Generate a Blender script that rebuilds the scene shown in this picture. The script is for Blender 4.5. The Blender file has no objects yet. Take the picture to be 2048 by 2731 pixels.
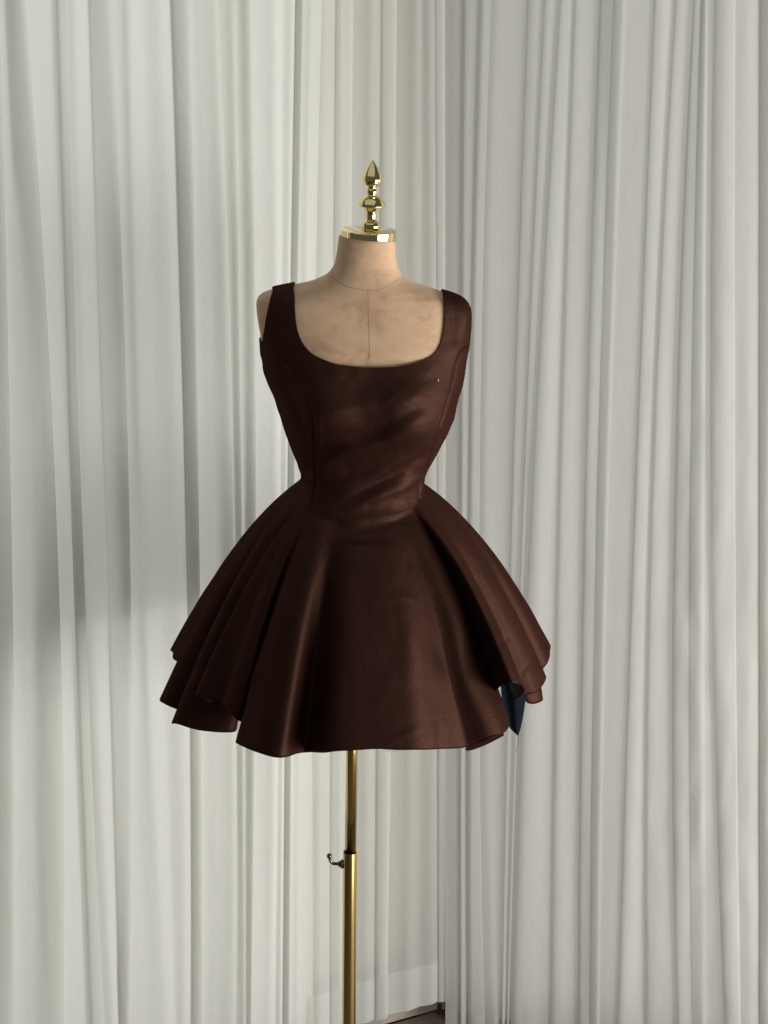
import bpy, math
import numpy as np
from mathutils import Matrix, Vector

scene = bpy.context.scene
COL = scene.collection
rng = np.random.default_rng(7)

# ------------------------------------------------------------------ camera
W_PX, H_PX, F_PX = 2048.0, 2731.0, 5000.0
PITCH = math.radians(16.0)
CAM = np.array([0.0, -3.004, 2.225])
cam_d = bpy.data.cameras.new("camera")
cam_d.sensor_fit = 'VERTICAL'
cam_d.sensor_height = 36.0
cam_d.lens = F_PX / H_PX * 36.0
cam_d.clip_end = 100.0
cam = bpy.data.objects.new("camera", cam_d)
cam.location = CAM
cam.rotation_euler = (math.pi / 2 - PITCH, 0, 0)
COL.objects.link(cam)
scene.camera = cam

# ------------------------------------------------------------------ light
world = bpy.data.worlds.new("World")
scene.world = world
world.use_nodes = True
bg = world.node_tree.nodes["Background"]
bg.inputs[0].default_value = (0.93, 1.0, 0.95, 1)
bg.inputs[1].default_value = 0.085


def area(name, loc, target, sx, sy, power, color):
    l = bpy.data.lights.new(name, 'AREA')
    l.shape = 'RECTANGLE'
    l.size, l.size_y = sx, sy
    l.energy = power
    l.color = color
    o = bpy.data.objects.new(name, l)
    o.location = loc
    o.rotation_euler = (Vector(target) - Vector(loc)).to_track_quat('-Z', 'Y').to_euler()
    COL.objects.link(o)
    return o


# daylight from a window at the right, its patch on the floor, and the window the right curtain covers
area("window_light", (2.98, -1.52, 0.98), (-0.1, 0.1, 1.15), 3.0, 1.2, 130, (1.0, 0.985, 0.96))
area("sunlit_floor_bounce", (1.9, -1.25, 0.02), (1.75, -1.1, 1.0), 1.5, 1.2, 18, (1.0, 0.95, 0.88))
area("ceiling_bounce", (-0.3, -1.0, 3.4), (0.1, 0.4, 1.2), 3.0, 2.0, 7, (0.96, 1.0, 0.98))
area("fill_behind_left_curtain", (-0.64, 0.338, 1.33), (-0.185, -0.539, 1.33), 1.2, 2.6, 5.8, (0.97, 1.0, 0.98))  # added fill lamp: makes the left curtain glow and weakens the dress's shadow
area("daylight_behind_right_curtain", (0.75, 0.55, 1.33), (0.47, -0.45, 1.33), 1.15, 2.6, 4.4, (0.97, 0.98, 1.0))

scene.view_settings.view_transform = 'Standard'
scene.view_settings.look = 'None'
scene.view_settings.gamma = 1.0
scene.view_settings.exposure = 0.08
scene.view_settings.use_curve_mapping = False

# ------------------------------------------------------------------ helpers
FWD = np.array([0, math.cos(PITCH), -math.sin(PITCH)])
UPV = np.array([0, math.sin(PITCH), math.cos(PITCH)])


def ray(px, py):
    return FWD * F_PX + np.array([1.0, 0, 0]) * (px - W_PX / 2) + UPV * (H_PX / 2 - py)


def at(px, py, Y):
    d = ray(px, py)
    return CAM + d * ((Y - CAM[1]) / d[1])


# the form's own frame: its axis leans a little to the right and towards us
a0, a1 = at(988, 620, 0), at(944, 1800, 0)
slope = (a0[0] - a1[0]) / (a0[2] - a1[2])
O = Vector((a1[0] - slope * a1[2], 0.026, 0))
M = Matrix.Translation(O) @ Matrix.Rotation(math.atan(slope), 4, 'Y') @ Matrix.Rotation(math.radians(1.2), 4, 'X')
MI = np.array(M.inverted())
CAM_L = (MI @ np.append(CAM, 1))[:3]


def L(px, py, yl=0.0):
    """local point seen at a pixel, at depth yl in the form's frame"""
    d = MI[:3, :3] @ ray(px, py)
    return CAM_L + d * ((yl - CAM_L[1]) / d[1])


def mesh_obj(name, verts, faces, mat=None, parent=None, smooth=True, matrix=None, outward=None):
    me = bpy.data.meshes.new(name)
    me.from_pydata([tuple(map(float, v)) for v in verts], [], [tuple(int(i) for i in f) for f in faces])
    me.validate()
    if outward is not None:
        c = np.array([outward[0], outward[1]])
        sgn_ = 0.0
        for p in me.polygons:
            sgn_ += (np.array(p.center[:2]) - c) @ np.array(p.normal[:2]) * p.area
        if sgn_ < 0:
            me.flip_normals()
    if smooth:
        me.polygons.foreach_set('use_smooth', [True] * len(me.polygons))
    me.update()
    o = bpy.data.objects.new(name, me)
    if mat:
        me.materials.append(mat)
    COL.objects.link(o)
    if parent is not None:
        o.parent = parent
    if matrix is not None:
        o.matrix_world = matrix
    return o


def empty(name, matrix):
    o = bpy.data.objects.new(name, None)
    o.empty_display_size = 0.1
    COL.objects.link(o)
    o.matrix_world = matrix
    return o


def tag(o, label, cat, group=None):
    o['label'] = label
    o['category'] = cat
    if group:
        o['group'] = group


def grid_faces(nu, nv, closed=False):
    f = []
    for i in range(nu if closed else nu - 1):
        i2 = (i + 1) % nu
        for j in range(nv - 1):
            f.append((i * nv + j, i2 * nv + j, i2 * nv + j + 1, i * nv + j + 1))
    return f


def lathe(profile, seg=48, axis=None):
    """profile: (r, h) rows; axis: function h -> (x, y, z) of the centre"""
    v, f = [], []
    for r, h in profile:
        c = axis(h) if axis else (0, 0, h)
        for k in range(seg):
            a = 2 * math.pi * k / seg
            v.append((c[0] + r * math.cos(a), c[1] + r * math.sin(a), c[2]))
    for i in range(len(profile) - 1):
        for k in range(seg):
            k2 = (k + 1) % seg
            f.append((i * seg + k, i * seg + k2, (i + 1) * seg + k2, (i + 1) * seg + k))
    f.append(tuple(range(seg))[::-1])
    f.append(tuple((len(profile) - 1) * seg + k for k in range(seg)))
    return v, f


def tube(pts, r, seg=12):
    pts = np.array(pts, float)
    n = len(pts)
    rr = np.full(n, r) if np.isscalar(r) else np.array(r)
    v, f = [], []
    for i in range(n):
        t = pts[min(i + 1, n - 1)] - pts[max(i - 1, 0)]
        t = t / np.linalg.norm(t)
        a = np.cross(t, [0, 1, 0.013]); a /= np.linalg.norm(a)
        b = np.cross(t, a)
        for k in range(seg):
            an = 2 * math.pi * k / seg
            v.append(pts[i] + rr[i] * (a * math.cos(an) + b * math.sin(an)))
    for i in range(n - 1):
        for k in range(seg):
            k2 = (k + 1) % seg
            f.append((i * seg + k, i * seg + k2, (i + 1) * seg + k2, (i + 1) * seg + k))
    f.append(tuple(range(seg))[::-1])
    f.append(tuple((n - 1) * seg + k for k in range(seg)))
    return v, f


def catmull(P, n, closed=False):
    """n samples on a centripetal-ish Catmull-Rom curve through P, even in arc length"""
    P = np.array(P, float)
    m = len(P)
    out = []
    for i in range(m if closed else m - 1):
        p0, p1, p2, p3 = [P[(i + k) % m] if closed else P[min(max(i + k, 0), m - 1)] for k in (-1, 0, 1, 2)]
        for t in np.linspace(0, 1, 24, endpoint=False):
            out.append(0.5 * ((2 * p1) + (-p0 + p2) * t + (2 * p0 - 5 * p1 + 4 * p2 - p3) * t ** 2
                              + (-p0 + 3 * p1 - 3 * p2 + p3) * t ** 3))
    out.append(P[0] if closed else P[-1])
    out = np.array(out)
    s = np.append(0, np.cumsum(np.linalg.norm(np.diff(out, axis=0), axis=1)))
    q = np.linspace(0, s[-1], n, endpoint=not closed)
    return np.stack([np.interp(q, s, out[:, k]) for k in range(out.shape[1])], 1)


def vnoise(x, y, seed=0):
    """smooth value noise in [-1, 1]"""
    x, y = np.asarray(x, float), np.asarray(y, float)
    xi, yi = np.floor(x), np.floor(y)
    fx, fy = x - xi, y - yi
    fx, fy = fx * fx * (3 - 2 * fx), fy * fy * (3 - 2 * fy)

    def h(a, b):
        v = np.sin(a * 127.1 + b * 311.7 + seed * 74.7) * 43758.5453
        return (v - np.floor(v)) * 2 - 1
    return ((h(xi, yi) * (1 - fx) + h(xi + 1, yi) * fx) * (1 - fy)
            + (h(xi, yi + 1) * (1 - fx) + h(xi + 1, yi + 1) * fx) * fy)


def seg_dist(px, pz, line):
    """distance of points to a polyline in the (x, z) plane"""
    d = np.full(px.shape, 1e9)
    for (x0, z0), (x1, z1) in zip(line[:-1], line[1:]):
        dx, dz = x1 - x0, z1 - z0
        t = np.clip(((px - x0) * dx + (pz - z0) * dz) / (dx * dx + dz * dz + 1e-12), 0, 1)
        d = np.minimum(d, np.hypot(px - x0 - t * dx, pz - z0 - t * dz))
    return d


def ridge(px, pz, line, a, w):
    """a fold along a line, fading out towards both ends"""
    d = np.full(px.shape, 1e9); tp = np.zeros(px.shape)
    n = len(line) - 1
    for k in range(n):
        (x0, z0), (x1, z1) = line[k], line[k + 1]
        dx, dz = x1 - x0, z1 - z0
        t = np.clip(((px - x0) * dx + (pz - z0) * dz) / (dx * dx + dz * dz + 1e-12), 0, 1)
        dd = np.hypot(px - x0 - t * dx, pz - z0 - t * dz)
        tp = np.where(dd < d, (k + t) / n, tp)
        d = np.minimum(d, dd)
    return a * np.sin(np.pi * np.clip(tp, 0, 1)) * np.exp(-(d / w) ** 2)


def poly_sdf(px, pz, poly):
    poly = [tuple(p) for p in poly]
    d = seg_dist(px, pz, poly + poly[:1])
    inside = np.zeros(px.shape, bool)
    for (x0, z0), (x1, z1) in zip(poly, poly[1:] + poly[:1]):
        if z0 == z1:
            continue
        c = ((z0 > pz) != (z1 > pz)) & (px < (x1 - x0) * (pz - z0) / (z1 - z0) + x0)
        inside ^= c
    return np.where(inside, -d, d)


def clip_grid(P, F):
    """keep the part of a quad grid P[nu,nv,3] where F < 0, cut cleanly along F = 0"""
    nu, nv = F.shape
    verts, index, faces = [], {}, []

    def vid(key, pos):
        if key not in index:
            index[key] = len(verts)
            verts.append(pos)
        return index[key]
    for i in range(nu - 1):
        for j in range(nv - 1):
            q = [(i, j), (i + 1, j), (i + 1, j + 1), (i, j + 1)]
            fs = [F[a] for a in q]
            if min(fs) >= 0:
                continue
            poly = []
            for k in range(4):
                a, b = q[k], q[(k + 1) % 4]
                fa, fb = fs[k], fs[(k + 1) % 4]
                if fa < 0:
                    poly.append(vid(a, P[a]))
                if (fa < 0) != (fb < 0):
                    t = fa / (fa - fb)
                    key = (a, b) if a < b else (b, a)
                    poly.append(vid(key, P[a] * (1 - t) + P[b] * t))
            if len(poly) > 2:
                faces.append(poly)
    return verts, faces


# ------------------------------------------------------------------ materials
def mat_new(name):
    m = bpy.data.materials.new(name)
    m.use_nodes = True
    nt = m.node_tree
    return m, nt, nt.nodes["Principled BSDF"], nt.nodes["Material Output"]


def N(nt, kind, **kw):
    n = nt.nodes.new(kind)
    for k, v in kw.items():
        setattr(n, k, v)
    return n


def coord_scaled(nt, scale):
    tc = N(nt, 'ShaderNodeTexCoord')
    mp = N(nt, 'ShaderNodeMapping')
    mp.inputs['Scale'].default_value = scale
    nt.links.new(tc.outputs['Object'], mp.inputs['Vector'])
    return mp.outputs['Vector']


def noise(nt, vec, scale, detail=3, rough=0.5, dist=0.0):
    n = N(nt, 'ShaderNodeTexNoise')
    n.inputs['Scale'].default_value = scale
    n.inputs['Detail'].default_value = detail
    n.inputs['Roughness'].default_value = rough
    n.inputs['Distortion'].default_value = dist
    nt.links.new(vec, n.inputs['Vector'])
    return n.outputs['Fac']


def ramp(nt, fac, stops):
    r = N(nt, 'ShaderNodeValToRGB')
    e = r.color_ramp.elements
    e[0].position, e[0].color = stops[0][0], (*stops[0][1], 1)
    e[1].position, e[1].color = stops[-1][0], (*stops[-1][1], 1)
    for p, c in stops[1:-1]:
        x = e.new(p)
        x.color = (*c, 1)
    nt.links.new(fac, r.inputs['Fac'])
    return r.outputs['Color']


def bump(nt, h, strength, dist, normal=None):
    b = N(nt, 'ShaderNodeBump')
    b.inputs['Strength'].default_value = strength
    b.inputs['Distance'].default_value = dist
    nt.links.new(h, b.inputs['Height'])
    if normal is not None:
        nt.links.new(normal, b.inputs['Normal'])
    return b.outputs['Normal']


def make_satin():
    """dull brown satin-weave cloth: a dark dye with a soft warm lustre"""
    m = bpy.data.materials.new("brown_satin")
    m.use_nodes = True
    nt = m.node_tree
    nt.nodes.clear()
    out = N(nt, 'ShaderNodeOutputMaterial')
    v = coord_scaled(nt, (1, 1, 1))
    c = ramp(nt, noise(nt, v, 14, 4, 0.6), [(0.3, (0.0165, 0.0056, 0.0041)), (0.7, (0.0230, 0.0081, 0.0059))])
    grain = ramp(nt, noise(nt, v, 520, 3, 0.7), [(0.25, (0.70, 0.70, 0.70)), (0.75, (1.3, 1.3, 1.3))])
    mg = N(nt, 'ShaderNodeMix', data_type='RGBA', blend_type='MULTIPLY')
    mg.inputs['Factor'].default_value = 1.0
    nt.links.new(c, mg.inputs[6]); nt.links.new(grain, mg.inputs[7])
    gl_c = N(nt, 'ShaderNodeMix', data_type='RGBA', blend_type='MULTIPLY')
    gl_c.inputs['Factor'].default_value = 1.0
    gl_c.inputs[6].default_value = (0.031, 0.0155, 0.0112, 1)
    nt.links.new(grain, gl_c.inputs[7])
    wv = coord_scaled(nt, (1.0, 1.0, 0.4))
    n1 = bump(nt, noise(nt, wv, 430, 2, 0.6), 0.30, 0.0012)
    n2 = bump(nt, noise(nt, v, 46, 4, 0.6, 0.8), 0.14, 0.004, n1)
    d = N(nt, 'ShaderNodeBsdfDiffuse'); g = N(nt, 'ShaderNodeBsdfGlossy')
    d.inputs['Roughness'].default_value = 0.4
    g.inputs['Roughness'].default_value = 0.55
    nt.links.new(mg.outputs[2], d.inputs['Color']); nt.links.new(gl_c.outputs[2], g.inputs['Color'])
    for x in (d, g):
        nt.links.new(n2, x.inputs['Normal'])
    a = N(nt, 'ShaderNodeAddShader')
    nt.links.new(d.outputs[0], a.inputs[0]); nt.links.new(g.outputs[0], a.inputs[1])
    nt.links.new(a.outputs[0], out.inputs['Surface'])
    return m


def make_navy():
    m, nt, p, out = mat_new("navy_lining")
    v = coord_scaled(nt, (1, 1, 1))
    c = ramp(nt, noise(nt, v, 30, 3), [(0.3, (0.005, 0.008, 0.014)), (0.7, (0.009, 0.014, 0.022))])
    nt.links.new(c, p.inputs['Base Color'])
    p.inputs['Roughness'].default_value = 0.6
    p.inputs['Specular IOR Level'].default_value = 0.02
    nt.links.new(bump(nt, noise(nt, v, 60, 3), 0.3, 0.003), p.inputs['Normal'])
    return m


def make_velvet():
    m, nt, p, out = mat_new("beige_velvet")
    v = coord_scaled(nt, (1, 1, 1))
    patches = noise(nt, coord_scaled(nt, (0.8, 1, 1.25)), 24, 5, 0.66, 0.35)
    fine = noise(nt, coord_scaled(nt, (1.3, 1.3, 0.6)), 60, 4, 0.6, 0.5)
    mx = N(nt, 'ShaderNodeMath', operation='MULTIPLY_ADD')
    nt.links.new(fine, mx.inputs[0])
    mx.inputs[1].default_value = 0.28
    nt.links.new(patches, mx.inputs[2])
    c = ramp(nt, mx.outputs[0], [(0.46, (0.56, 0.352, 0.218)), (0.60, (0.66, 0.436, 0.278)), (0.74, (0.71, 0.482, 0.315))])
    nt.links.new(c, p.inputs['Base Color'])
    p.inputs['Roughness'].default_value = 0.85
    p.inputs['Specular IOR Level'].default_value = 0.15
    p.inputs['Sheen Weight'].default_value = 0.35
    p.inputs['Sheen Roughness'].default_value = 0.35
    p.inputs['Sheen Tint'].default_value = (1.0, 0.85, 0.7, 1)
    nt.links.new(bump(nt, noise(nt, v, 700, 2), 0.25, 0.0008), p.inputs['Normal'])
    return m


def make_metal(name, color, rough, streak=False):
    m, nt, p, out = mat_new(name)
    p.inputs['Base Color'].default_value = (*color, 1)
    p.inputs['Metallic'].default_value = 1.0
    v = coord_scaled(nt, (6, 6, 0.6) if streak else (1, 1, 1))
    f = noise(nt, v, 8 if streak else 60, 4, 0.6)
    mr = N(nt, 'ShaderNodeMapRange')
    mr.inputs['To Min'].default_value = rough * 0.7
    mr.inputs['To Max'].default_value = rough * 1.5
    nt.links.new(f, mr.inputs['Value'])
    nt.links.new(mr.outputs[0], p.inputs['Roughness'])
    return m


def make_plain(name, color, rough=0.7, scale=20, var=0.12):
    m, nt, p, out = mat_new(name)
    v = coord_scaled(nt, (1, 1, 1))
    a = tuple(max(0, c * (1 - var)) for c in color)
    b = tuple(min(1, c * (1 + var)) for c in color)
    nt.links.new(ramp(nt, noise(nt, v, scale, 5, 0.6), [(0.3, a), (0.7, b)]), p.inputs['Base Color'])
    p.inputs['Roughness'].default_value = rough
    return m


def make_sheer(name="white_sheer", clear=0.12):
    m = bpy.data.materials.new(name)
    m.use_nodes = True
    nt = m.node_tree
    nt.nodes.clear()
    out = N(nt, 'ShaderNodeOutputMaterial')
    slub = noise(nt, coord_scaled(nt, (1, 1, 0.035)), 420, 3, 0.6)
    cross = noise(nt, coord_scaled(nt, (0.12, 0.12, 1)), 500, 2, 0.5)
    big = noise(nt, coord_scaled(nt, (1, 1, 0.4)), 6, 4, 0.6)
    add = N(nt, 'ShaderNodeMath', operation='ADD')
    nt.links.new(slub, add.inputs[0]); nt.links.new(cross, add.inputs[1])
    add2 = N(nt, 'ShaderNodeMath', operation='MULTIPLY_ADD')
    nt.links.new(big, add2.inputs[0]); add2.inputs[1].default_value = 0.6
    nt.links.new(add.outputs[0], add2.inputs[2])
    c = ramp(nt, add2.outputs[0], [(0.95, (0.72, 0.724, 0.688)), (1.6, (0.82, 0.824, 0.786))])
    nrm = bump(nt, noise(nt, coord_scaled(nt, (1, 1, 0.45)), 26, 4, 0.6, 0.6), 0.22, 0.01)
    nrm = bump(nt, slub, 0.15, 0.0015, nrm)
    d = N(nt, 'ShaderNodeBsdfDiffuse'); t = N(nt, 'ShaderNodeBsdfTranslucent')
    tr = N(nt, 'ShaderNodeBsdfTransparent')
    for s in (d, t):
        nt.links.new(c, s.inputs['Color']); nt.links.new(nrm, s.inputs['Normal'])
    m1 = N(nt, 'ShaderNodeMixShader'); m1.inputs[0].default_value = 0.52
    nt.links.new(d.outputs[0], m1.inputs[1]); nt.links.new(t.outputs[0], m1.inputs[2])
    m2 = N(nt, 'ShaderNodeMixShader'); m2.inputs[0].default_value = clear
    nt.links.new(m1.outputs[0], m2.inputs[1]); nt.links.new(tr.outputs[0], m2.inputs[2])
    nt.links.new(m2.outputs[0], out.inputs['Surface'])
    return m


MAT = dict(
    satin=make_satin(), navy=make_navy(), velvet=make_velvet(), sheer=make_sheer(), thin_sheer=make_sheer("thin_white_sheer", 0.34),
    gold=make_metal("polished_brass", (0.84, 0.70, 0.36), 0.06),
    brass=make_metal("brushed_brass", (0.68, 0.50, 0.20), 0.15, True),
    bronze=make_metal("dark_bronze", (0.22, 0.17, 0.11), 0.25),
    seam=make_plain("seam_thread", (0.44, 0.28, 0.18)),
    thread=make_plain("dark_thread", (0.03, 0.03, 0.035)),
    white=make_plain("white_net", (0.75, 0.75, 0.8)),
    lint=make_plain("pale_lint", (0.7, 0.66, 0.6)),
    wall=make_plain("plaster_wall", (0.48, 0.445, 0.395), 0.85, 6),
    wood=make_plain("floor_wood", (0.16, 0.115, 0.085), 0.6, 9, 0.35),
    skirting=make_plain("painted_skirting", (0.34, 0.29, 0.25), 0.6, 14, 0.3),
)

# ------------------------------------------------------------------ setting: floor, walls
CORNER = np.array([0.13, 0.66])
LDIR = np.array([-1.0, -0.52]); LDIR /= np.linalg.norm(LDIR)     # from the corner to the left
RDIR = np.array([1.0, -0.28]); RDIR /= np.linalg.norm(RDIR)      # from the corner to the right
LN = np.array([-LDIR[1], LDIR[0]]) * -1                          # normals into the room
RN = np.array([RDIR[1], -RDIR[0]])
if LN[1] > 0: LN = -LN
if RN[1] > 0: RN = -RN


def box(name, p0, p1, thick, z0, z1, mat, nrm, kind=None, parent=None):
    """upright slab along p0-p1; its room face is the line p0-p1"""
    p0, p1 = np.array(p0), np.array(p1)
    q0, q1 = p0 - nrm * thick, p1 - nrm * thick
    v = [(*p, z) for z in (z0, z1) for p in (p0, p1, q1, q0)]
    f = [(0, 1, 2, 3), (7, 6, 5, 4), (0, 4, 5, 1), (1, 5, 6, 2), (2, 6, 7, 3), (3, 7, 4, 0)]
    o = mesh_obj(name, v, f, mat, parent, smooth=False)
    if kind:
        o['kind'] = kind
    return o


WOFF = 0.10
wc = CORNER - (LN + RN) / np.linalg.norm(LN + RN) * 0.08
wall_l = box("wall_left", wc, wc + LDIR * 2.2, 0.08, 0, 2.7, MAT['wall'], LN, 'structure')
wall_r = box("wall_right", wc + RDIR * 0.001, wc + RDIR * 2.2, 0.08, 0, 2.7, MAT['wall'], RN, 'structure')
sk_l = box("skirting_board", wc + LN * 0.016 + LDIR * 0.012, wc + LN * 0.016 + LDIR * 2.2, 0.014, 0.0, 0.055, MAT['skirting'], LN, None, wall_l)
sk_r = box("skirting_board", wc + RN * 0.016 + RDIR * 0.012, wc + RN * 0.016 + RDIR * 2.2, 0.014, 0.0, 0.055, MAT['skirting'], RN, None, wall_r)
fl = mesh_obj("floor", [(-3, -4, -0.02), (3, -4, -0.02), (3, 2, -0.02), (-3, 2, -0.02)], [(0, 1, 2, 3)], MAT['wood'], smooth=False)
fl['kind'] = 'structure'
# planks run away from the left wall, near the corner where the floor shows
for k in range(9):
    a = wc + LN * 0.02 + LDIR * (0.02 + 0.125 * k)
    b = a + LDIR * 0.121
    ln = 0.55
    vv = [(*a, -0.018), (*b, -0.018), (*(b + LN * ln), -0.018), (*(a + LN * ln), -0.018),
          (*a, -0.002), (*b, -0.002), (*(b + LN * ln), -0.002), (*(a + LN * ln), -0.002)]
    mesh_obj("plank", vv, [(3, 2, 1, 0), (4, 5, 6, 7), (0, 1, 5, 4), (1, 2, 6, 5), (2, 3, 7, 6), (3, 0, 4, 7)],
             MAT['wood'], fl, smooth=False)


# ------------------------------------------------------------------ curtains
def on_wall(px, py, dirv, nrm, off):
    """distance along the curtain line and height seen at a pixel"""
    base = CORNER + nrm * off
    d = ray(px, py)
    # plane: (p - base) . nrm = 0 (horizontal normal)
    t = ((base - CAM[:2]) @ nrm) / (d[:2] @ nrm)
    p = CAM + d * t
    return (p[:2] - base) @ dirv, p[2]


def chaikin(Q, it=3):
    """Q: [ctrl, nz, 2] corner cutting along the first axis"""
    for _ in range(it):
        a = Q[:-1] * 0.75 + Q[1:] * 0.25
        b = Q[:-1] * 0.25 + Q[1:] * 0.75
        R = np.empty((2 * len(a) + 2,) + Q.shape[1:])
        R[0] = Q[0]; R[-1] = Q[-1]
        R[1:-1:2] = a; R[2:-1:2] = b
        Q = R
    return Q


def curtain(name, folds, dirv, nrm, off, z_bot, hem_h, label, seed, crumple=0.0, deep=0.31, mat='sheer', zt=2.6):
    """folds: (x at the frame's top, middle, bottom, kind, depth, tuck); left to right in the photograph"""
    r = np.random.default_rng(seed)
    zs = np.concatenate([np.linspace(zt, 0.35, 84, endpoint=False), np.linspace(0.35, 0, 12)])
    sgn = 1.0 if dirv[0] > 0 else -1.0        # along dirv x grows or falls
    S = []
    for f in folds:
        pts = [on_wall(f[k], py, dirv, nrm, off) for k, py in ((0, 0.0), (1, 1365.0), (2, 2731.0))]
        s = np.array([p[0] for p in pts]) * sgn
        z = np.array([p[1] for p in pts])
        co = np.polyfit(z, s, 2)
        zc = np.clip(zs, z.min() - 0.1, z.max() + 0.1)
        S.append(np.polyval(co, zc) + (zs - zc) * 0)
    S = np.array(S)                           # [fold, z], left to right
    ctrl = []
    nf = len(folds)
    for i, f in enumerate(folds):
        kind, dep, tuck = f[3], f[4] * deep, f[5]
        s = S[i]
        gl = s - (S[i - 1] if i else s - 0.05)
        gr = (S[i + 1] if i + 1 < nf else s + 0.05) - s
        wob = 1 + 0.35 * vnoise(zs * 1.3 + 7 * i, zs * 0 + i, seed)
        w = np.minimum(2.0 * tuck * wob, 0.8 * np.maximum(gl if kind == 'R' else gr, 0.006))
        if kind == 'R':
            for ds, dn in ((-0.62 * gl, 0.45), (-0.36 * gl, 0.90), (-0.14 * gl, 1.0), (-0.003, 0.74), (0.0, 0.56), (-0.003, 0.40)):
                ctrl.append(np.stack([s + ds, dep * dn + zs * 0], 1))
            ctrl.append(np.stack([s - w, dep * 0.16 + zs * 0], 1))
            ctrl.append(np.stack([s - w * 0.75, dep * -0.12 + zs * 0], 1))
            ctrl.append(np.stack([s + gr * 0.12, dep * -0.05 + zs * 0], 1))
        elif kind == 'L':
            ctrl.append(np.stack([s - gl * 0.12, dep * -0.05 + zs * 0], 1))
            ctrl.append(np.stack([s + w * 0.75, dep * -0.12 + zs * 0], 1))
            ctrl.append(np.stack([s + w, dep * 0.16 + zs * 0], 1))
            for ds, dn in ((0.003, 0.40), (0.0, 0.56), (0.003, 0.74), (0.14 * gr, 1.0), (0.36 * gr, 0.90), (0.62 * gr, 0.45)):
                ctrl.append(np.stack([s + ds, dep * dn + zs * 0], 1))
        else:
            ctrl.append(np.stack([s - 0.45 * gl, dep * 0.15 + zs * 0], 1))
            ctrl.append(np.stack([s - 0.12 * gl, dep * 0.9 + zs * 0], 1))
            ctrl.append(np.stack([s + 0.10 * gr, dep * 0.7 + zs * 0], 1))
            ctrl.append(np.stack([s + 0.40 * gr, dep * 0.1 + zs * 0], 1))
    Q = chaikin(np.array(ctrl), 3)
    # even out the sampling a little and add slow waves of the cloth
    s, n = Q[:, :, 0], Q[:, :, 1]
    Z = np.broadcast_to(zs, s.shape)
    n = n + 0.003 * vnoise(s * 16, Z * 1.2, seed) + 0.0005 * vnoise(s * 60, Z * 3 + 3, seed + 1)
    if crumple:
        k = np.clip((1.9 - Z) / 0.6, 0, 1) * np.clip((s - 0.30) / 0.25, 0.15, 1)
        n = n + crumple * k * (vnoise(s * 26 + 1.5 * Z, Z * 9 + s * 9, seed + 2) + 0.45 * vnoise(s * 55 - 3 * Z, Z * 17 - s * 22, seed + 3))
    zb = z_bot(s) if callable(z_bot) else z_bot
    Zf = zb + Z / zt * (zt - zb)
    base = CORNER + nrm * off
    sd = s * sgn
    V = np.empty(s.shape + (3,))
    V[..., 0] = base[0] + dirv[0] * sd + nrm[0] * n
    V[..., 1] = base[1] + dirv[1] * sd + nrm[1] * n
    V[..., 2] = Zf
    nu, nv = s.shape
    root = empty(name, Matrix.Translation((float(V[:, -1, 0].mean()), float(V[:, -1, 1].mean()), 0)))
    orig = np.array(root.matrix_world.translation)
    mesh_obj("panel", (V - orig).reshape(-1, 3), grid_faces(nu, nv), MAT[mat], root)
    # turned-up hem: a second layer of cloth at the foot of the panel
    if hem_h:
        rows = 9
        Hh = np.empty((nu, rows, 3))
        zb2 = np.broadcast_to(zb, s.shape)[:, -1]
        for j in range(rows):
            zz = zb2 + hem_h * (1 - j / (rows - 1)) + 0.002
            for i in range(nu):
                zcol = Zf[i][::-1]
                Hh[i, j, 0] = np.interp(zz[i], zcol, V[i, ::-1, 0]) + nrm[0] * 0.0016
                Hh[i, j, 1] = np.interp(zz[i], zcol, V[i, ::-1, 1]) + nrm[1] * 0.0016
                Hh[i, j, 2] = zz[i]
        mesh_obj("hem", (Hh - orig).reshape(-1, 3), grid_faces(nu, rows), MAT[mat], root)
    tag(root, label, "curtain", "white sheer curtains across the corner")
    return root


left_folds = [
    (-190, -150, -140, 'R', 0.045, 0.02), (-90, -60, -50, 'R', 0.04, 0.02),
    (-6, 28, 37, 'R', 0.045, 0.018), (62, 146, 168, 'R', 0.055, 0.022), (142, 186, 236, 'L', 0.035, 0.012),
    (200, 238, 302, 'S', 0.030, 0.0), (290, 342, 342, 'R', 0.045, 0.014), (342, 377, 445, 'S', 0.034, 0.01),
    (426, 478, 492, 'S', 0.026, 0.01), (500, 528, 537, 'R', 0.044, 0.016), (574, 619, 624, 'R', 0.036, 0.012),
    (623, 643, 652, 'R', 0.030, 0.008), (664, 680, 666, 'R', 0.036, 0.010), (734, 735, 722, 'S', 0.024, 0.01),
    (780, 760, 748, 'S', 0.018, 0.004), (805, 781, 769, 'R', 0.046, 0.020), (830, 806, 795, 'S', 0.01, 0.004)]
mid_folds = [
    (760, 770, 775, 'S', 0.01, 0.005), (806, 803, 806, 'L', 0.028, 0.010), (864, 856, 850, 'S', 0.026, 0.01),
    (938, 930, 925, 'R', 0.030, 0.010), (990, 982, 978, 'S', 0.018, 0.0), (1055, 1044, 1031, 'R', 0.034, 0.014),
    (1110, 1100, 1089, 'S', 0.018, 0.004), (1142, 1150, 1150, 'S', 0.016, 0.0), (1184, 1186, 1192, 'R', 0.026, 0.012)]
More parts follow.
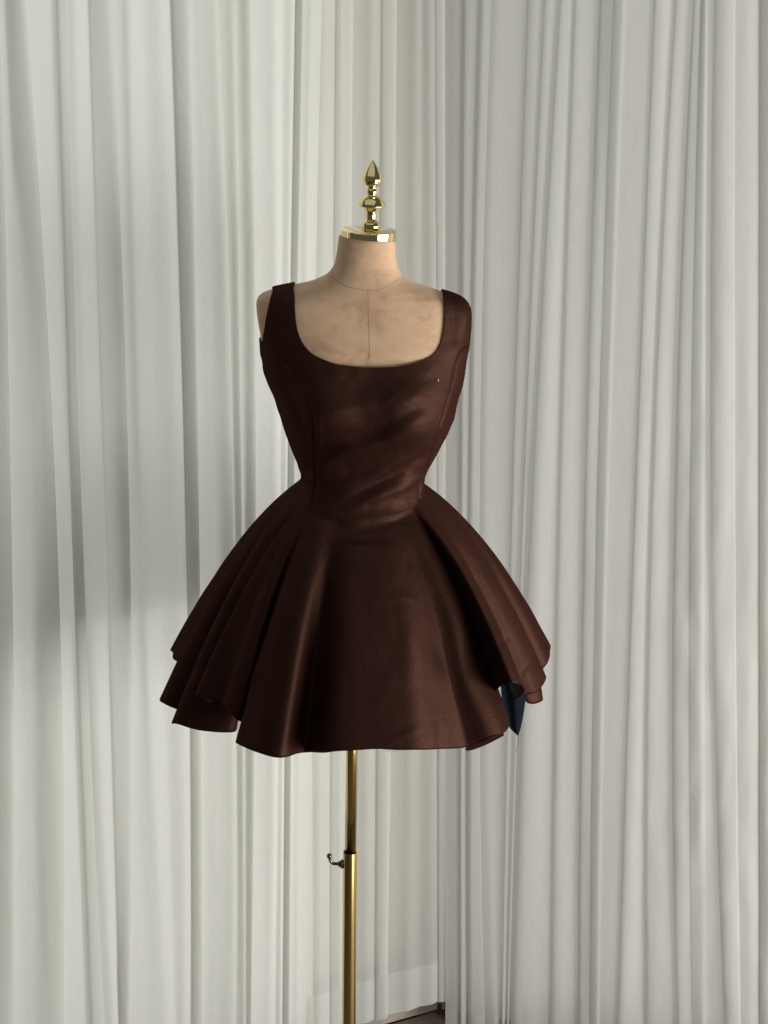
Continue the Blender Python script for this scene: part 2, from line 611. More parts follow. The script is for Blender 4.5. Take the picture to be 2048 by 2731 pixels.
right_folds = [
    (1214, 1212, 1215, 'S', 0.008, 0.004), (1237, 1229, 1227, 'L', 0.030, 0.012), (1281, 1252, 1248, 'L', 0.030, 0.008), (1330, 1297, 1322, 'S', 0.026, 0.006),
    (1406, 1362, 1338, 'L', 0.030, 0.010), (1450, 1392, 1352, 'L', 0.028, 0.006), (1493, 1414, 1362, 'L', 0.042, 0.012), (1530, 1488, 1466, 'L', 0.022, 0.006),
    (1598, 1556, 1540, 'L', 0.042, 0.012), (1672, 1624, 1600, 'R', 0.036, 0.018), (1743, 1690, 1644, 'L', 0.034, 0.010), (1799, 1735, 1720, 'L', 0.030, 0.006),
    (1848, 1796, 1803, 'L', 0.050, 0.014), (1890, 1880, 1884, 'R', 0.045, 0.016), (1903, 1894, 1930, 'L', 0.045, 0.014), (2000, 2005, 2005, 'S', 0.03, 0.01),
    (2075, 2060, 2060, 'R', 0.045, 0.02), (2150, 2120, 2120, 'R', 0.045, 0.02), (2230, 2200, 2200, 'R', 0.045, 0.02)]

curtain("sheer_curtain", left_folds, LDIR, LN, 0.075, 0.012, 0.10, "wide white sheer curtain in narrow folds left of the dress form", 11, 0.0012)
curtain("sheer_curtain", mid_folds, LDIR, LN, 0.02, lambda s: 0.072, 0.098, "short white sheer curtain hanging straight behind the dress form, raised hem", 23, 0.001, 0.36, 'thin_sheer')
curtain("sheer_curtain", right_folds, RDIR, RN, 0.03, 0.012, 0.04, "crumpled white sheer curtain right of the dark gap in the corner", 37, 0.0028, 0.22)

# ------------------------------------------------------------------ the form's body in its own frame
NE = 2.25
left_sil = [(905, 628), (898, 680), (892, 707), (876, 730), (853, 743), (817, 757), (785, 763), (724, 774), (697, 783),
            (687, 792), (683, 807), (685, 835), (689, 861), (695, 892), (696, 915), (697, 940), (703, 983), (713, 1015), (731, 1051),
            (740, 1078), (756, 1132), (776, 1186), (793, 1227), (799, 1246), (806, 1261), (803, 1277), (798, 1290), (790, 1305), (778, 1325), (760, 1350)]
right_sil = [(1053, 628), (1054, 680), (1059, 712), (1072, 737), (1086, 748), (1120, 761), (1151, 771), (1181, 783), (1219, 792),
             (1240, 806), (1250, 824), (1253, 845), (1251, 879), (1248, 920), (1243, 956), (1237, 1001), (1232, 1028), (1222, 1055),
             (1218, 1073), (1209, 1114), (1187, 1164), (1160, 1214), (1142, 1245), (1133, 1268), (1130, 1286), (1129, 1304), (1132, 1325), (1150, 1350)]
ls = np.array([L(*p) for p in left_sil]); rs = np.array([L(*p) for p in right_sil])
Z_J = (L(803, 1272)[2] + L(1130, 1298)[2]) / 2


def zpx(py):
    return L(985 - (py - 620) * 0.036, py)[2]


dep = [(628, 0.045, 0.045, 0), (690, 0.047, 0.047, 0), (735, 0.050, 0.056, 0.0), (765, 0.056, 0.066, 0), (800, 0.063, 0.078, 0),
       (860, 0.074, 0.092, 0), (940, 0.088, 0.100, 0), (1000, 0.097, 0.102, 0), (1060, 0.104, 0.10, 0), (1110, 0.103, 0.097, 0), (1170, 0.096, 0.09, 0),
       (1230, 0.089, 0.083, 0), (1275, 0.087, 0.082, 0), (1310, 0.091, 0.085, 0), (1340, 0.098, 0.09, 0), (1370, 0.108, 0.1, 0)]
dz = np.array([zpx(d[0]) for d in dep])


def interp_z(z, zz, vv):
    o = np.argsort(zz)
    return np.interp(z, np.array(zz)[o], np.array(vv)[o])


_zt = np.linspace(0.9, 2.05, 1500)


def smooth(v, k):
    ker = np.exp(-0.5 * (np.arange(-3 * k, 3 * k + 1) / k) ** 2)
    return np.convolve(np.pad(v, 3 * k, mode='edge'), ker / ker.sum(), 'valid')


_xl = smooth(interp_z(_zt, ls[:, 2], ls[:, 0]), 3)
_xr = smooth(interp_z(_zt, rs[:, 2], rs[:, 0]), 3)
_df = smooth(interp_z(_zt, dz, [d[1] for d in dep]), 14)
_db = smooth(interp_z(_zt, dz, [d[2] for d in dep]), 14)
ZB = zpx(1068)
BUST = [(L(868, 1060)[0], ZB), (L(1098, 1072)[0], ZB - 0.004)]
ZARM = zpx(925)


def ring(z):
    return np.interp(z, _zt, _xl), np.interp(z, _zt, _xr), np.interp(z, _zt, _df), np.interp(z, _zt, _db)


def bust(x, z):
    b = 0
    for bx, bz in BUST:
        dzv = z - bz
        sg = np.where(dzv > 0, 0.075, 0.042)
        b = b + 0.021 * np.exp(-((x - bx) / 0.052) ** 2 - (dzv / sg) ** 2)
    return b


def surf(phi, z, off=0.0):
    """point of the body grown by off; y < 0 is the front"""
    xl, xr, df, db = ring(z)
    cx, w = (xl + xr) / 2, (xr - xl) / 2 + off
    c, s = np.cos(phi), np.sin(phi)
    x = cx + w * np.sign(c) * np.abs(c) ** (2 / NE)
    d = np.where(s < 0, df, db) + off
    y = d * np.sign(s) * np.abs(s) ** (2 / NE)
    y = np.where(s < 0, y - bust(x, z) * np.minimum(1, np.abs(s) * 2.2), y)
    return np.stack([x, y, z + 0 * x], -1)


def front_y(x, z, off=0.0):
    xl, xr, df, db = ring(z)
    cx, w = (xl + xr) / 2, (xr - xl) / 2 + off
    u = np.clip(np.abs((x - cx) / w), 0, 1)
    sv = (1 - u ** NE) ** (1 / NE)
    return -(df + off) * sv - bust(x, z) * np.minimum(1, sv ** (NE / 2) * 2.2)


def on_body(px, py, off=0.004):
    y = -0.05
    for _ in range(12):
        p = L(px, py, y)
        y = 0.5 * y + 0.5 * float(front_y(p[0], p[2], off))
    return L(px, py, y)


def xz(pts):
    return [(p[0], p[2]) for p in (on_body(*q) for q in pts)]


form = empty("dress_form", M)
tag(form, "beige velvet dress form on a brass pole with gold finial, wearing the brown dress", "dress form")

# torso: shoulders to hips, closed at the foot (inside the dress below the arm)
NPH = 128
zs_t = np.concatenate([np.linspace(zpx(632), zpx(725), 30, endpoint=False), np.linspace(zpx(725), zpx(830), 80, endpoint=False), np.linspace(zpx(830), Z_J, 80), Z_J - np.array([0.03, 0.07, 0.12, 0.17, 0.2, 0.21])])
ph = np.linspace(0, 2 * np.pi, NPH, endpoint=False)
rows_v = []
for z in zs_t:
    k = np.clip((ZARM + 0.006 - z) / 0.012, 0, 1)
    zz = max(z, Z_J)
    p = surf(ph, np.full(NPH, zz), -(0.0035 + 0.008 * np.clip((zpx(975) - z) / 0.03, 0, 1)) * k)
    if z < Z_J:
        g = 1 + 0.45 * math.sin(min((Z_J - z) / 0.17, 1) * math.pi / 2) if z > Z_J - 0.19 else (1.2 if z > Z_J - 0.205 else 0.7)
        c0 = p.mean(0)
        p = c0 + (p - c0) * g
        p[:, 2] = z
    rows_v.append(p)
V = np.array(rows_v).transpose(1, 0, 2)
nv = len(zs_t)
faces = grid_faces(NPH, nv, True)
faces.append([i * nv + nv - 1 for i in range(NPH)])
faces.append([i * nv for i in range(NPH)][::-1])
mesh_obj("torso", V.reshape(-1, 3), faces, MAT['velvet'], form, matrix=M)

# neck, a separate piece of the cover, ending at the collar seam
collar_px = [(884, 738), (896, 747), (922, 762), (955, 771), (984, 774), (1015, 771), (1042, 759), (1062, 745)]
cap_c = L(983, 636, 0.0)
ztop = cap_c[2]
cs = np.array([on_body(x, y, 0.0004) for x, y in catmull(collar_px, 60)])
zs_n = np.linspace(ztop, zpx(782), 90)
PHn, Zn = np.meshgrid(np.linspace(0, 2 * np.pi, 161), zs_n, indexing='ij')
Pn = surf(PHn, Zn, 0.0006)
oc = np.argsort(cs[:, 0])
zsm = np.interp(Pn[..., 0], cs[oc, 0], cs[oc, 2])
zsm = np.where(np.sin(PHn) < 0, zsm, zpx(736))
nvn, nfn = clip_grid(Pn, zsm - Zn)
mesh_obj("neck", nvn, nfn, MAT['velvet'], form, matrix=M)

# seams of the cover
mesh_obj("collar_seam", *tube(cs, 0.0005, 6), MAT['seam'], form, matrix=M)
ms = [on_body(x, y, 0.0) for x, y in catmull([(982, 775), (983, 840), (985, 900), (987, 985)], 30)]
mesh_obj("front_seam", *tube(ms, 0.0004, 6), MAT['seam'], form, matrix=M)

# neck cap and finial
rc = 0.0440
capx = cap_c[0]
R_ = []
for r, h in [(0.001, -0.003), (rc - 0.002, -0.003), (rc, -0.002), (rc + 0.0006, 0.0), (rc + 0.0006, 0.0125), (rc, 0.0135), (rc - 0.001, 0.014), (0.001, 0.0142)]:
    R_.append((r, h))
cv, cf = lathe(R_, 96, lambda h: (capx, 0.0, ztop + h))
mesh_obj("neck_cap", cv, cf, MAT['gold'], form, matrix=M).modifiers.new("edge", 'EDGE_SPLIT')
fb = ztop + 0.0140
prof = [(0.0135, 0.0), (0.0150, 0.002), (0.0155, 0.006), (0.0152, 0.011), (0.0140, 0.0145), (0.0115, 0.0165), (0.0092, 0.0185), (0.0086, 0.022), (0.0086, 0.027),
        (0.0092, 0.033), (0.0105, 0.038), (0.0122, 0.042), (0.0132, 0.0445), (0.0135, 0.046), (0.0205, 0.0455), (0.0218, 0.046), (0.0220, 0.0475), (0.0212, 0.052), (0.0192, 0.057), (0.0160, 0.0615),
        (0.0120, 0.065), (0.0082, 0.067), (0.0078, 0.0690), (0.0088, 0.0712), (0.0092, 0.0745), (0.0088, 0.0778), (0.0080, 0.080), (0.0080, 0.0825), (0.0090, 0.0838), (0.0120, 0.0855),
        (0.0146, 0.0890), (0.0160, 0.0940), (0.0163, 0.0985), (0.0155, 0.1045), (0.0134, 0.1110), (0.0104, 0.1175), (0.0070, 0.1240), (0.0034, 0.1300), (0.0010, 0.1332), (0.0002, 0.134)]
tip = L(994, 427, 0.0)
fin_h = tip[2] - fb
f0 = np.array([L(989, 605)[0], 0, fb])
pp = catmull([(r, h) for r, h in prof], 150)
fv, ff = lathe([(max(r, 0.0002), h / 0.134 * fin_h) for r, h in pp], 64, lambda h: (f0[0] + (tip[0] - f0[0]) * h / fin_h, 0.0, fb + h))
mesh_obj("finial", fv, ff, MAT['gold'], form, matrix=M)

# pole: slim upper tube sliding in a wider sleeve
pu = L(938.3, 2010); pj = L(934.5, 2270); pd = L(931, 2731)
top = pu + (pu - pj) * 1.2
uv_, uf = tube([top, pj + (pj - pu) * 0.15], 0.0103, 40)
upper = mesh_obj("upper_pole", uv_, uf, MAT['brass'], form, matrix=M)
dn = (pd - pj) / abs(pd[2] - pj[2])
foot = pj + dn * (pj[2] - 0.004)
sl = L(933.2, 2272)
sv, sf = [], []
seg = 48
rows_s = [(0.0108, sl), (0.0121, sl + np.array([0, 0, 0.0006])), (0.0125, sl - np.array([0, 0, 0.0010])), (0.0125, foot)]
for r, c in rows_s:
    for k in range(seg):
        a = 2 * math.pi * k / seg
        sv.append((c[0] + r * math.cos(a), c[1] + r * math.sin(a), c[2]))
for i in range(3):
    for k in range(seg):
        sf.append((i * seg + k, i * seg + (k + 1) % seg, (i + 1) * seg + (k + 1) % seg, (i + 1) * seg + k))
sleeve = mesh_obj("pole_sleeve", sv, sf, MAT['brass'], form, matrix=M)
md = sleeve.modifiers.new("edge", 'EDGE_SPLIT')

# clamp hook on the sleeve
hk = lambda x, y, yl=-0.002: L(x, y, yl)
hb = hk(911, 2304)
pl, pf = [], []
plate = [(0.0, 0.0068, 0.0052), (0.002, 0.0075, 0.0058), (0.0045, 0.0075, 0.0058), (0.0048, 0.0052, 0.0044), (0.0085, 0.0050, 0.0042), (0.009, 0.0044, 0.0036)]
for dx, hh, hw in plate:
    for k in range(20):
        a = 2 * math.pi * k / 20
        ca, sa = math.cos(a), math.sin(a)
        pl.append((sl[0] - 0.0108 - dx, hb[1] + hw * np.sign(ca) * abs(ca) ** 0.5, hb[2] + hh * np.sign(sa) * abs(sa) ** 0.5))
for i in range(len(plate) - 1):
    for k in range(20):
        pf.append((i * 20 + k, i * 20 + (k + 1) % 20, (i + 1) * 20 + (k + 1) % 20, (i + 1) * 20 + k))
pf.append(tuple((len(plate) - 1) * 20 + k for k in range(20)))
hook = mesh_obj("clamp_lever", pl, pf, MAT['bronze'], form, matrix=M)
hook.modifiers.new("edge", 'EDGE_SPLIT')
arm = catmull([(sl[0] - 0.017, hb[1], hb[2])] + [hk(x, y) for x, y in ((897, 2303.5), (889, 2303), (883, 2299), (880, 2293), (878.8, 2286))], 24)
mesh_obj("lever_arm", *tube(arm, np.linspace(0.0030, 0.0027, 24), 14), MAT['bronze'], hook, matrix=M)
bc = hk(878.4, 2283)
bv, bf = lathe([(max(0.0050 * math.sin(t), 1e-4), -0.0050 * math.cos(t)) for t in np.linspace(0, math.pi, 16)], 24, lambda h: (bc[0], bc[1], bc[2] + h))
mesh_obj("lever_ball", bv, bf, MAT['bronze'], hook, matrix=M)

# ------------------------------------------------------------------ the dress
dress = empty("dress", M @ Matrix.Translation((0, 0, float(Z_J))))
tag(dress, "dark brown sleeveless mini dress with scoop neck and flared skirt", "dress")

neck_px = [(783, 748), (785, 807), (787, 843), (790, 868), (796, 892), (808, 918), (828, 940), (851, 954), (880, 966), (916, 975), (984, 981), (1052, 979), (1095, 972), (1130, 961),
           (1152, 949), (1168, 932), (1178, 908), (1184, 870), (1186, 830), (1184, 800), (1180, 776)]
neck = xz([tuple(p) for p in catmull(neck_px, 90)])
outl = xz([(731, 762), (724, 785), (716, 816), (709, 852), (702, 890), (698, 915)])
seam_l = xz([tuple(p) for p in catmull([(698, 922), (731, 942), (758, 970), (785, 1006), (808, 1046), (821, 1078), (831, 1110), (835, 1146), (833, 1191), (837, 1245), (841, 1281), (836, 1315), (830, 1350), (826, 1392)], 60)])
seam_r = xz([tuple(p) for p in catmull([(1250, 921), (1229, 938), (1216, 970), (1208, 1006), (1201, 1042), (1190, 1078), (1180, 1114), (1163, 1164), (1148, 1210), (1136, 1248), (1124, 1282), (1119, 1310), (1119, 1340), (1124, 1372)], 60)])
ZT = zpx(735)
seam_l[-1] = (seam_l[-1][0], Z_J - 0.06); seam_r[-1] = (seam_r[-1][0], Z_J - 0.06)
front_poly = ([(outl[0][0] + 0.002, ZT)] + outl + seam_l + seam_r[::-1] + [(0.5, seam_r[0][1]), (0.5, ZT), (neck[-1][0], ZT)] + neck[::-1][1:-1] + [(neck[0][0], ZT)])
side_l_poly = [(-0.5, outl[-1][1]), outl[-1]] + seam_l + [(-0.5, Z_J - 0.06)]
side_r_poly = [(0.5, seam_r[0][1])] + seam_r + [(0.5, Z_J - 0.06)]

ridges = [  # (px, py) line, height (m), half width (m): drag folds pulled across the bodice
    ([(815, 1140), (880, 1108), (960, 1084), (1060, 1062), (1130, 1030)], 0.0050, 0.014),
    ([(820, 1205), (900, 1172), (990, 1152), (1070, 1122), (1180, 1050)], -0.0062, 0.013),
    ([(836, 1275), (875, 1232), (930, 1204), (1000, 1190), (1090, 1165)], 0.0066, 0.0095),
    ([(836, 1310), (905, 1274), (985, 1252), (1060, 1215)], -0.0042, 0.011),
    ([(920, 1340), (1010, 1290), (1070, 1258), (1150, 1195)], -0.0060, 0.0095),
    ([(900, 1372), (1010, 1322), (1080, 1298), (1140, 1262)], 0.0050, 0.011),
    ([(850, 1012), (1000, 1024), (1160, 1000)], -0.0016, 0.016),
    ([(1010, 1092), (1050, 1052), (1105, 1014)], 0.0010, 0.004),
    ([(780, 1000), (850, 1011), (925, 1005)], 0.0008, 0.003),
    ([(846, 1090), (853, 1150), (846, 1215)], 0.0020, 0.005),
    ([(720, 1000), (760, 1085), (785, 1150), (810, 1240)], 0.0024, 0.010),
    ([(745, 1000), (795, 1100), (822, 1210)], -0.0022, 0.008),
    ([(790, 1218), (815, 1232), (845, 1238)], 0.0026, 0.005), ([(795, 1252), (820, 1258), (845, 1256)], -0.0026, 0.005),
    ([(795, 1275), (820, 1284), (850, 1284)], 0.0026, 0.005),
    ([(1196, 770), (1212, 850), (1212, 930)], -0.0026, 0.006), ([(1232, 800), (1240, 850), (1236, 900)], 0.0020, 0.006),
    ([(1202, 1060), (1178, 1130), (1145, 1210)], 0.0018, 0.006),
    ([(1080, 1330), (1105, 1345), (1122, 1352)], -0.0022, 0.005), ([(1128, 1290), (1124, 1325), (1126, 1355)], 0.002, 0.004),
]
ridges = [(xz([tuple(p) for p in catmull(l, 16)]), a, w) for l, a, w in ridges]


def z_join(phi):
    """the bodice dips into the skirt at the front"""
    return Z_J - 0.031 * np.clip(-np.sin(phi), 0, 1) ** 0.8


def dress_grid(phis, zs):
    PH, ZZ = np.meshgrid(phis, zs, indexing='ij')
    k = np.clip((ZZ - (ZARM - 0.03)) / 0.05, 0, 1)
    off = 0.001 + 0.0026 * k
    P = surf(PH, ZZ - 0.0028 * k * np.clip((ZZ - zpx(850)) / 0.04, 0, 1), off)
    P[..., 2] = ZZ
    return PH, ZZ, P


zs_d = np.concatenate([np.linspace(ZT, zpx(815), 70, endpoint=False), np.linspace(zpx(815), Z_J - 0.037, 290)])


def bodice_front():
    PH, ZZ, P = dress_grid(np.linspace(np.pi, 2 * np.pi, 420), zs_d)
    X = P[..., 0]
    fade = np.clip((ZZ - z_join(PH)) / 0.015, 0, 1)
    disp = 0
    for line, a, w in ridges:
        disp = disp + ridge(X, ZZ, line, a, w)
    disp = disp + 0.0007 * vnoise(X * 55 + ZZ * 20, ZZ * 60 - X * 18, 5)
    ds = np.minimum(seg_dist(X, ZZ, seam_l), seg_dist(X, ZZ, seam_r))
    disp = disp * fade + -0.0022 * np.exp(-(ds / 0.0019) ** 2)
    xl, xr, df, db = ring(ZZ)
    nx = (X - (xl + xr) / 2) / ((xr - xl) / 2)
    nrm = np.stack([nx * 0.8, -np.sqrt(np.clip(1 - (nx * 0.8) ** 2, 0.05, 1)), 0 * nx], -1)
    return X, ZZ, P + nrm * disp[..., None], z_join(PH) - ZZ


Xf, Zf_, Pf, Jf = bodice_front()
MD = np.array((M).inverted())


def add_panel(name, P, F, label=None):
    v, f = clip_grid(P, F)
    o = mesh_obj(name, v, f, MAT['satin'], dress, matrix=M, outward=(0.0, 0.0))
    s = o.modifiers.new("thickness", 'SOLIDIFY')
    s.thickness = 0.0022
    s.offset = -1
    if label:
        o['label'] = label
    return o


add_panel("front_panel", Pf, np.maximum(poly_sdf(Xf, Zf_, front_poly), Jf))
add_panel("side_panel", Pf, np.maximum(poly_sdf(Xf, Zf_, side_l_poly), Jf))
add_panel("side_panel", Pf, np.maximum(poly_sdf(Xf, Zf_, side_r_poly), Jf))

# back, seen only at the edges
PHb, Zb_, Pb = dress_grid(np.linspace(0, np.pi, 140), zs_d)
Xb = Pb[..., 0]
zn = zpx(900)
back_poly = [(outl[0][0] - 0.004, ZT)] + [(outl[0][0] - 0.004, outl[0][1]), (outl[3][0] + 0.012, outl[3][1]), (outl[-1][0], outl[-1][1]), (-0.5, outl[-1][1]), (-0.5, Z_J - 0.06), (0.5, Z_J - 0.06),
             (0.5, seam_r[0][1] - 0.01), (0.150, zpx(905)), (0.158, zpx(850)), (0.172, zpx(815)), (0.5, zpx(806)), (0.5, ZT), (neck[-1][0], ZT), (neck[-1][0], zpx(840)), (0.08, zn), (0, zn - 0.006), (-0.08, zn), (neck[0][0], zpx(840)), (neck[0][0], ZT)]
add_panel("back_panel", Pb, np.maximum(poly_sdf(Xb, Zb_, back_poly), z_join(PHb) - Zb_))

# ------------------------------------------------------------------ skirt
hem_px = [  # hem seen from the front, left flap to right, then round the back (x, y, depth)
    (632, 1984, -0.190), (678, 2004, -0.224), (732, 2021, -0.246), (764, 2021, -0.240), (792, 2011, -0.208), (818, 2008, -0.198), (846, 2008, -0.226), (874, 2007, -0.260), (924, 2001, -0.267),
    (997, 1997, -0.266), (1070, 1999, -0.265), (1130, 2001, -0.258), (1182, 1999, -0.232), (1236, 1995, -0.206), (1262, 1983, -0.202), (1305, 1966, -0.204), (1344, 1955, -0.190), (1359, 1938, -0.162),
    (1358, 1915, -0.128), (1344, 1884, -0.106), (1324, 1860, -0.102), (1319, 1846, -0.128), (1334, 1829, -0.185), (1365, 1822, -0.218), (1393, 1828, -0.190), (1397, 1846, -0.125), (1376, 1864, -0.074),
    (1400, 1855, -0.066), (1430, 1846, -0.058), (1452, 1822, -0.034), (1456, 1802, -0.006), (1420, 1830, 0.012), (1402, 1868, 0.006), (1420, 1878, 0.008), (1444, 1869, 0.022),
    (1444, 1852, 0.044), (1440, 1800, 0.066), (1460, 1766, 0.082), (1465, 1740, 0.110), (1455, 1712, 0.150)]
H = [L(*p) for p in hem_px]
z_h = float(np.mean([h[2] for h in H]))
for a, r in [(38, .30), (50, .285), (62, .315), (74, .285), (86, .31), (98, .285), (110, .315), (122, .285), (134, .30)]:
    H.append(np.array([0.03 + r * 1.05 * math.cos(math.radians(a)), r * math.sin(math.radians(a)), z_h + 0.01]))
hem_left = [(474, 1722, 0.150), (462, 1744, 0.112), (462, 1758, 0.090), (478, 1772, 0.070), (474, 1810, 0.050), (440, 1846, 0.026), (424, 1864, 0.004), (436, 1875, -0.012), (470, 1890, -0.022),
            (500, 1896, -0.020), (490, 1905, -0.044), (455, 1926, -0.070), (470, 1932, -0.086), (510, 1943, -0.096), (566, 1951, -0.104), (612, 1953, -0.102), (632, 1947, -0.090), (628, 1926, -0.080),
            (580, 1890, -0.086), (528, 1858, -0.104), (520, 1853, -0.116), (545, 1860, -0.128), (590, 1876, -0.142), (606, 1888, -0.160), (626, 1913, -0.172), (642, 1923, -0.166), (655, 1926, -0.148), (650, 1940, -0.146), (634, 1968, -0.172)]
H += [L(*p) for p in hem_left]
H = np.array(H)
NT = 960
Hc = catmull(H, NT, closed=True)
_ar = np.append(0, np.cumsum(np.linalg.norm(np.diff(Hc, axis=0), axis=1)))
Hc[:, 2] += 0.0012 * vnoise(_ar * 28, _ar * 0, 9)
i_lobe = int(np.argmin(np.linalg.norm(Hc - L(1344, 1955, -0.190), axis=1)))


def csmooth(A, k):
    n = len(A)
    x = np.arange(n); x = np.minimum(x, n - x)
    ker = np.exp(-0.5 * (x / k) ** 2); ker /= ker.sum()
    fk = np.fft.fft(ker)
    return np.stack([np.real(np.fft.ifft(np.fft.fft(A[:, c]) * fk)) for c in range(A.shape[1])], 1)


Hs = csmooth(Hc, 46)
Hm = csmooth(Hc, 7)
ang = np.unwrap(np.arctan2(Hs[:, 1] / 0.26, (Hs[:, 0] - 0.01) / 0.32))
ang = np.maximum.accumulate(ang) if ang[-1] > ang[0] else np.minimum.accumulate(ang)
W0 = surf(ang, z_join(ang), 0.001)
NS = 130
sv_ = np.linspace(0, 1, NS)
CX0 = W0.mean(0)


def skirt_grid(inset=0.0, smax=1.0, idx=None, ns=NS):
    ss = np.linspace(0, smax, ns)
    out = np.empty((NT, ns, 3))
    mid = Hs * 0.22 + Hm * 0.78
    P1xy = W0[:, :2] + 0.50 * (mid[:, :2] - W0[:, :2])
    P1z = W0[:, 2] + 0.20 * (Hc[:, 2] - W0[:, 2])
    for j, s in enumerate(ss):
        q = s * s / (s + 0.06) * 1.06
        b0, b1, b2 = (1 - q) ** 2, 2 * q * (1 - q), q * q
        xy = b0 * W0[:, :2] + b1 * P1xy + b2 * Hc[:, :2] if s > 0 else W0[:, :2]
        c0, c1, c2 = (1 - s) ** 2, 2 * s * (1 - s), s * s
        z = c0 * W0[:, 2] + c1 * P1z + c2 * Hc[:, 2]
        # the front lobe is drawn in above its flared, curling lower right edge
        di = (np.arange(NT) - i_lobe + NT / 2) % NT - NT / 2
        xy = xy + np.array([-0.013, 0.004]) * (np.exp(-(di / 26.0) ** 2) * math.exp(-((s - 0.80) / 0.13) ** 2))[:, None]
        out[:, j, :2] = xy
        out[:, j, 2] = z
    return out


G = skirt_grid()
# soft puckers below the waist in front, and slight irregularity of the cloth
tt = np.arange(NT) / NT
pucker = [([(830, 1360), (880, 1392), (940, 1408), (1000, 1405), (1060, 1388), (1125, 1370)], -0.0060, 0.012),
          ([(850, 1400), (900, 1428), (960, 1440), (1040, 1428), (1110, 1400)], -0.0040, 0.012),
          ([(900, 1388), (945, 1392), (985, 1388)], 0.0030, 0.006),
          ([(880, 1445), (950, 1456), (1010, 1452)], 0.0026, 0.008),
          ([(1115, 1500), (1108, 1600), (1105, 1720), (1112, 1830)], 0.0025, 0.022),
          ([(1325, 1728), (1340, 1712), (1368, 1696)], -0.0016, 0.005), ([(1385, 1800), (1402, 1780), (1425, 1762)], -0.0018, 0.005),
          ([(1084, 1470), (1086, 1500), (1088, 1530)], -0.0008, 0.0045), ([(1030, 1600), (1075, 1592), (1120, 1604)], 0.0009, 0.006),
          ([(1020, 1990), (1075, 1962), (1130, 1938)], 0.0014, 0.006), ([(900, 1700), (960, 1690), (1030, 1706)], 0.0008, 0.008),
          ([(1350, 1790), (1362, 1812), (1380, 1822)], -0.0015, 0.006), ([(1150, 1990), (1152, 1960), (1160, 1920)], 0.0014, 0.006),
          ([(690, 1700), (670, 1790), (655, 1880)], 0.003, 0.012), ([(640, 1600), (610, 1700), (570, 1820)], -0.003, 0.012)]


Mn = np.array(M)
Gw = G.reshape(-1, 3) @ Mn[:3, :3].T + Mn[:3, 3]
dv = Gw - CAM
dpt = dv @ FWD
pxs = (W_PX / 2 + F_PX * dv[:, 0] / dpt).reshape(NT, NS)
pys = (H_PX / 2 - F_PX * (dv @ UPV) / dpt).reshape(NT, NS)
front_mask = np.exp(-np.clip((G[:, :, 1] + 0.06) / 0.03, 0, 10) ** 2)
du = np.roll(G, -1, 0) - np.roll(G, 1, 0)
dvv = np.gradient(G, axis=1)
NRM = np.cross(du, dvv)
NRM /= np.linalg.norm(NRM, axis=2, keepdims=True) + 1e-12
cen = np.array([CX0[0], 0])
out_dir = np.einsum('ijk,ik->ij', NRM[:, :, :2], Hs[:, :2] - cen)
if np.mean(out_dir) < 0:
    NRM = -NRM
disp = np.zeros((NT, NS))
for l, a, w in pucker:
    lp = [tuple(p) for p in catmull(l, 20)]
    disp += ridge(pxs, pys, lp, a, w * 1560) * front_mask
arc = np.append(0, np.cumsum(np.linalg.norm(np.diff(Hc, axis=0), axis=1)))[:, None]
sgrid = np.linspace(0, 1, NS)[None, :]
disp += sgrid * (0.0016 * vnoise(arc * 14, sgrid * 3 + 0 * arc, 3) + 0.0007 * vnoise(arc * 40, sgrid * 14, 4)) * np.minimum(1, np.arange(NT)[:, None] * (NT - np.arange(NT)[:, None]) / 4000)
# pinched pleat lines running down from the two front seams
disp *= np.clip(sgrid / 0.05, 0, 1)
G2 = G + NRM * disp[..., None]
skirt = mesh_obj("skirt", G2.reshape(-1, 3), grid_faces(NT, NS, True), MAT['satin'], dress, matrix=M, outward=(0.0, 0.0))
so = skirt.modifiers.new("thickness", 'SOLIDIFY')
so.thickness = 0.0024
so.offset = -1
# lining: navy cloth just inside
nl = int(NS * 0.982)
GL = (G2 - NRM * 0.0045)[:, :nl]
lin = mesh_obj("skirt_lining", GL.reshape(-1, 3), grid_faces(NT, nl, True), MAT['navy'], dress, matrix=M)
lin['label'] = "dark navy lining inside the skirt"
# slipped corner of the lining, hanging out of the open fold at the right
cols = 14
lp_l = catmull([L(1334, 1806, -0.025), L(1336, 1836, -0.035), L(1340, 1880, -0.045), L(1350, 1912, -0.046), L(1358, 1940, -0.048), L(1379, 1961, -0.050)], 30)
lp_r = catmull([L(1410, 1806, 0.000), L(1416, 1820, -0.010), L(1404, 1862, -0.020), L(1397, 1905, -0.030), L(1390, 1940, -0.040), L(1382, 1965, -0.050)], 30)
fl_v = np.empty((cols, 30, 3))
for i in range(cols):
    t = i / (cols - 1)
    fl_v[i] = lp_l * (1 - t) + lp_r * t
    fl_v[i, :, 1] += 0.010 * math.sin(t * math.pi * 2.2 + 0.6) * np.linspace(1, 0.15, 30)
lf = mesh_obj("lining_corner", fl_v.reshape(-1, 3), grid_faces(cols, 30), MAT['navy'], dress, matrix=M)
lf['label'] = "navy lining corner hanging below the open fold"
tp = L(1381.5, 1963, -0.050)
th = catmull([tp, L(1383, 1972, -0.050), L(1381, 1985, -0.051), L(1376, 2006, -0.051)], 20)
mesh_obj("loose_thread", *tube(th, 0.00035, 5), MAT['thread'], dress, matrix=M)

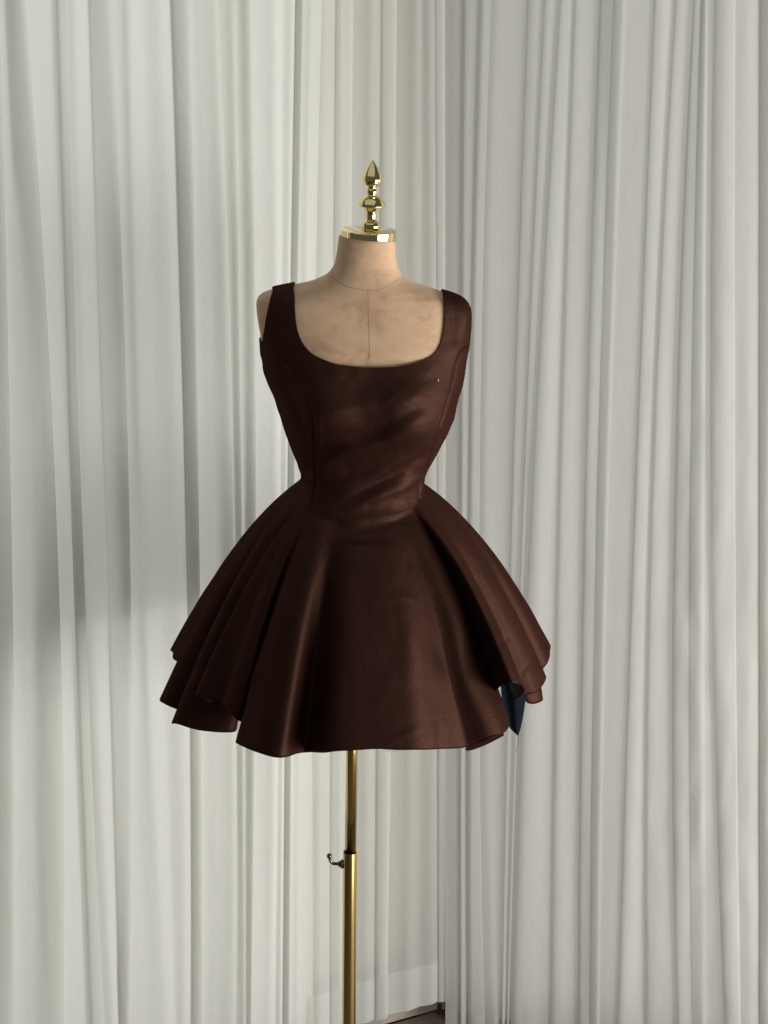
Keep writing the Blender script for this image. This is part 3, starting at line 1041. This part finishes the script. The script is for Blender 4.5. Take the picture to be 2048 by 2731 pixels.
# turned-under edge of the front lobe, its dark underside showing at the lower right
ea = catmull([L(1240, 1996, -0.192), L(1263, 1982, -0.190), L(1305, 1966, -0.194), L(1340, 1956, -0.184)], 40)
eb = catmull([L(1243, 2001, -0.160), L(1262, 1998, -0.152), L(1300, 1983, -0.150), L(1342, 1961, -0.160)], 40)
ec = np.array([b + np.array([0, 0.02, 0.03]) for b in eb])
hf = np.stack([ea, (ea + eb) / 2, eb, ec], 1)
hfo = mesh_obj("hem_facing", hf.reshape(-1, 3), grid_faces(40, 4), MAT['satin'], dress, matrix=M)
hfo.modifiers.new("thickness", 'SOLIDIFY').thickness = 0.0012

# white underskirt showing as a sliver below the front hem
i0 = int(np.argmin(np.abs(Hc[:, 0] - L(1000, 1998, -0.25)[0]) + (Hc[:, 1] > -0.2) * 9))
i1 = int(np.argmin(np.abs(Hc[:, 0] - L(1072, 1998, -0.25)[0]) + (Hc[:, 1] > -0.2) * 9))
ia, ib = min(i0, i1), max(i0, i1)
us = []
for i in range(ia, ib + 1):
    t = (i - ia) / max(1, ib - ia)
    drop = 0.0062 * math.sin(math.pi * t) ** 0.6
    a = G2[i, -12] - NRM[i, -12] * 0.008
    b = G2[i, -1] - NRM[i, -1] * 0.008
    b = b + np.array([0, 0, -drop + 0.001])
    us.append([a * (1 - k / 5) + b * (k / 5) for k in range(6)])
us = np.array(us)
un = mesh_obj("underskirt", us.reshape(-1, 3), grid_faces(len(us), 6), MAT['white'], dress, matrix=M)
un['label'] = "white underskirt edge peeping below the front hem"

# specks of lint caught on the cloth
p = on_body(1168.5, 1010, 0.0058)
mesh_obj("lint", *tube([p, p + np.array([0.0003, -0.0003, -0.0022]), p + np.array([0.0009, 0, -0.0045])], 0.0006, 6), MAT['lint'], dress, matrix=M)

if scene.render.engine != 'CYCLES':
    scene.render.engine = 'CYCLES'
scene.cycles.max_bounces = 6
scene.cycles.diffuse_bounces = 3
scene.cycles.transmission_bounces = 4
scene.cycles.transparent_max_bounces = 8
scene.cycles.caustics_reflective = False
scene.render.resolution_x, scene.render.resolution_y = 768, 1024
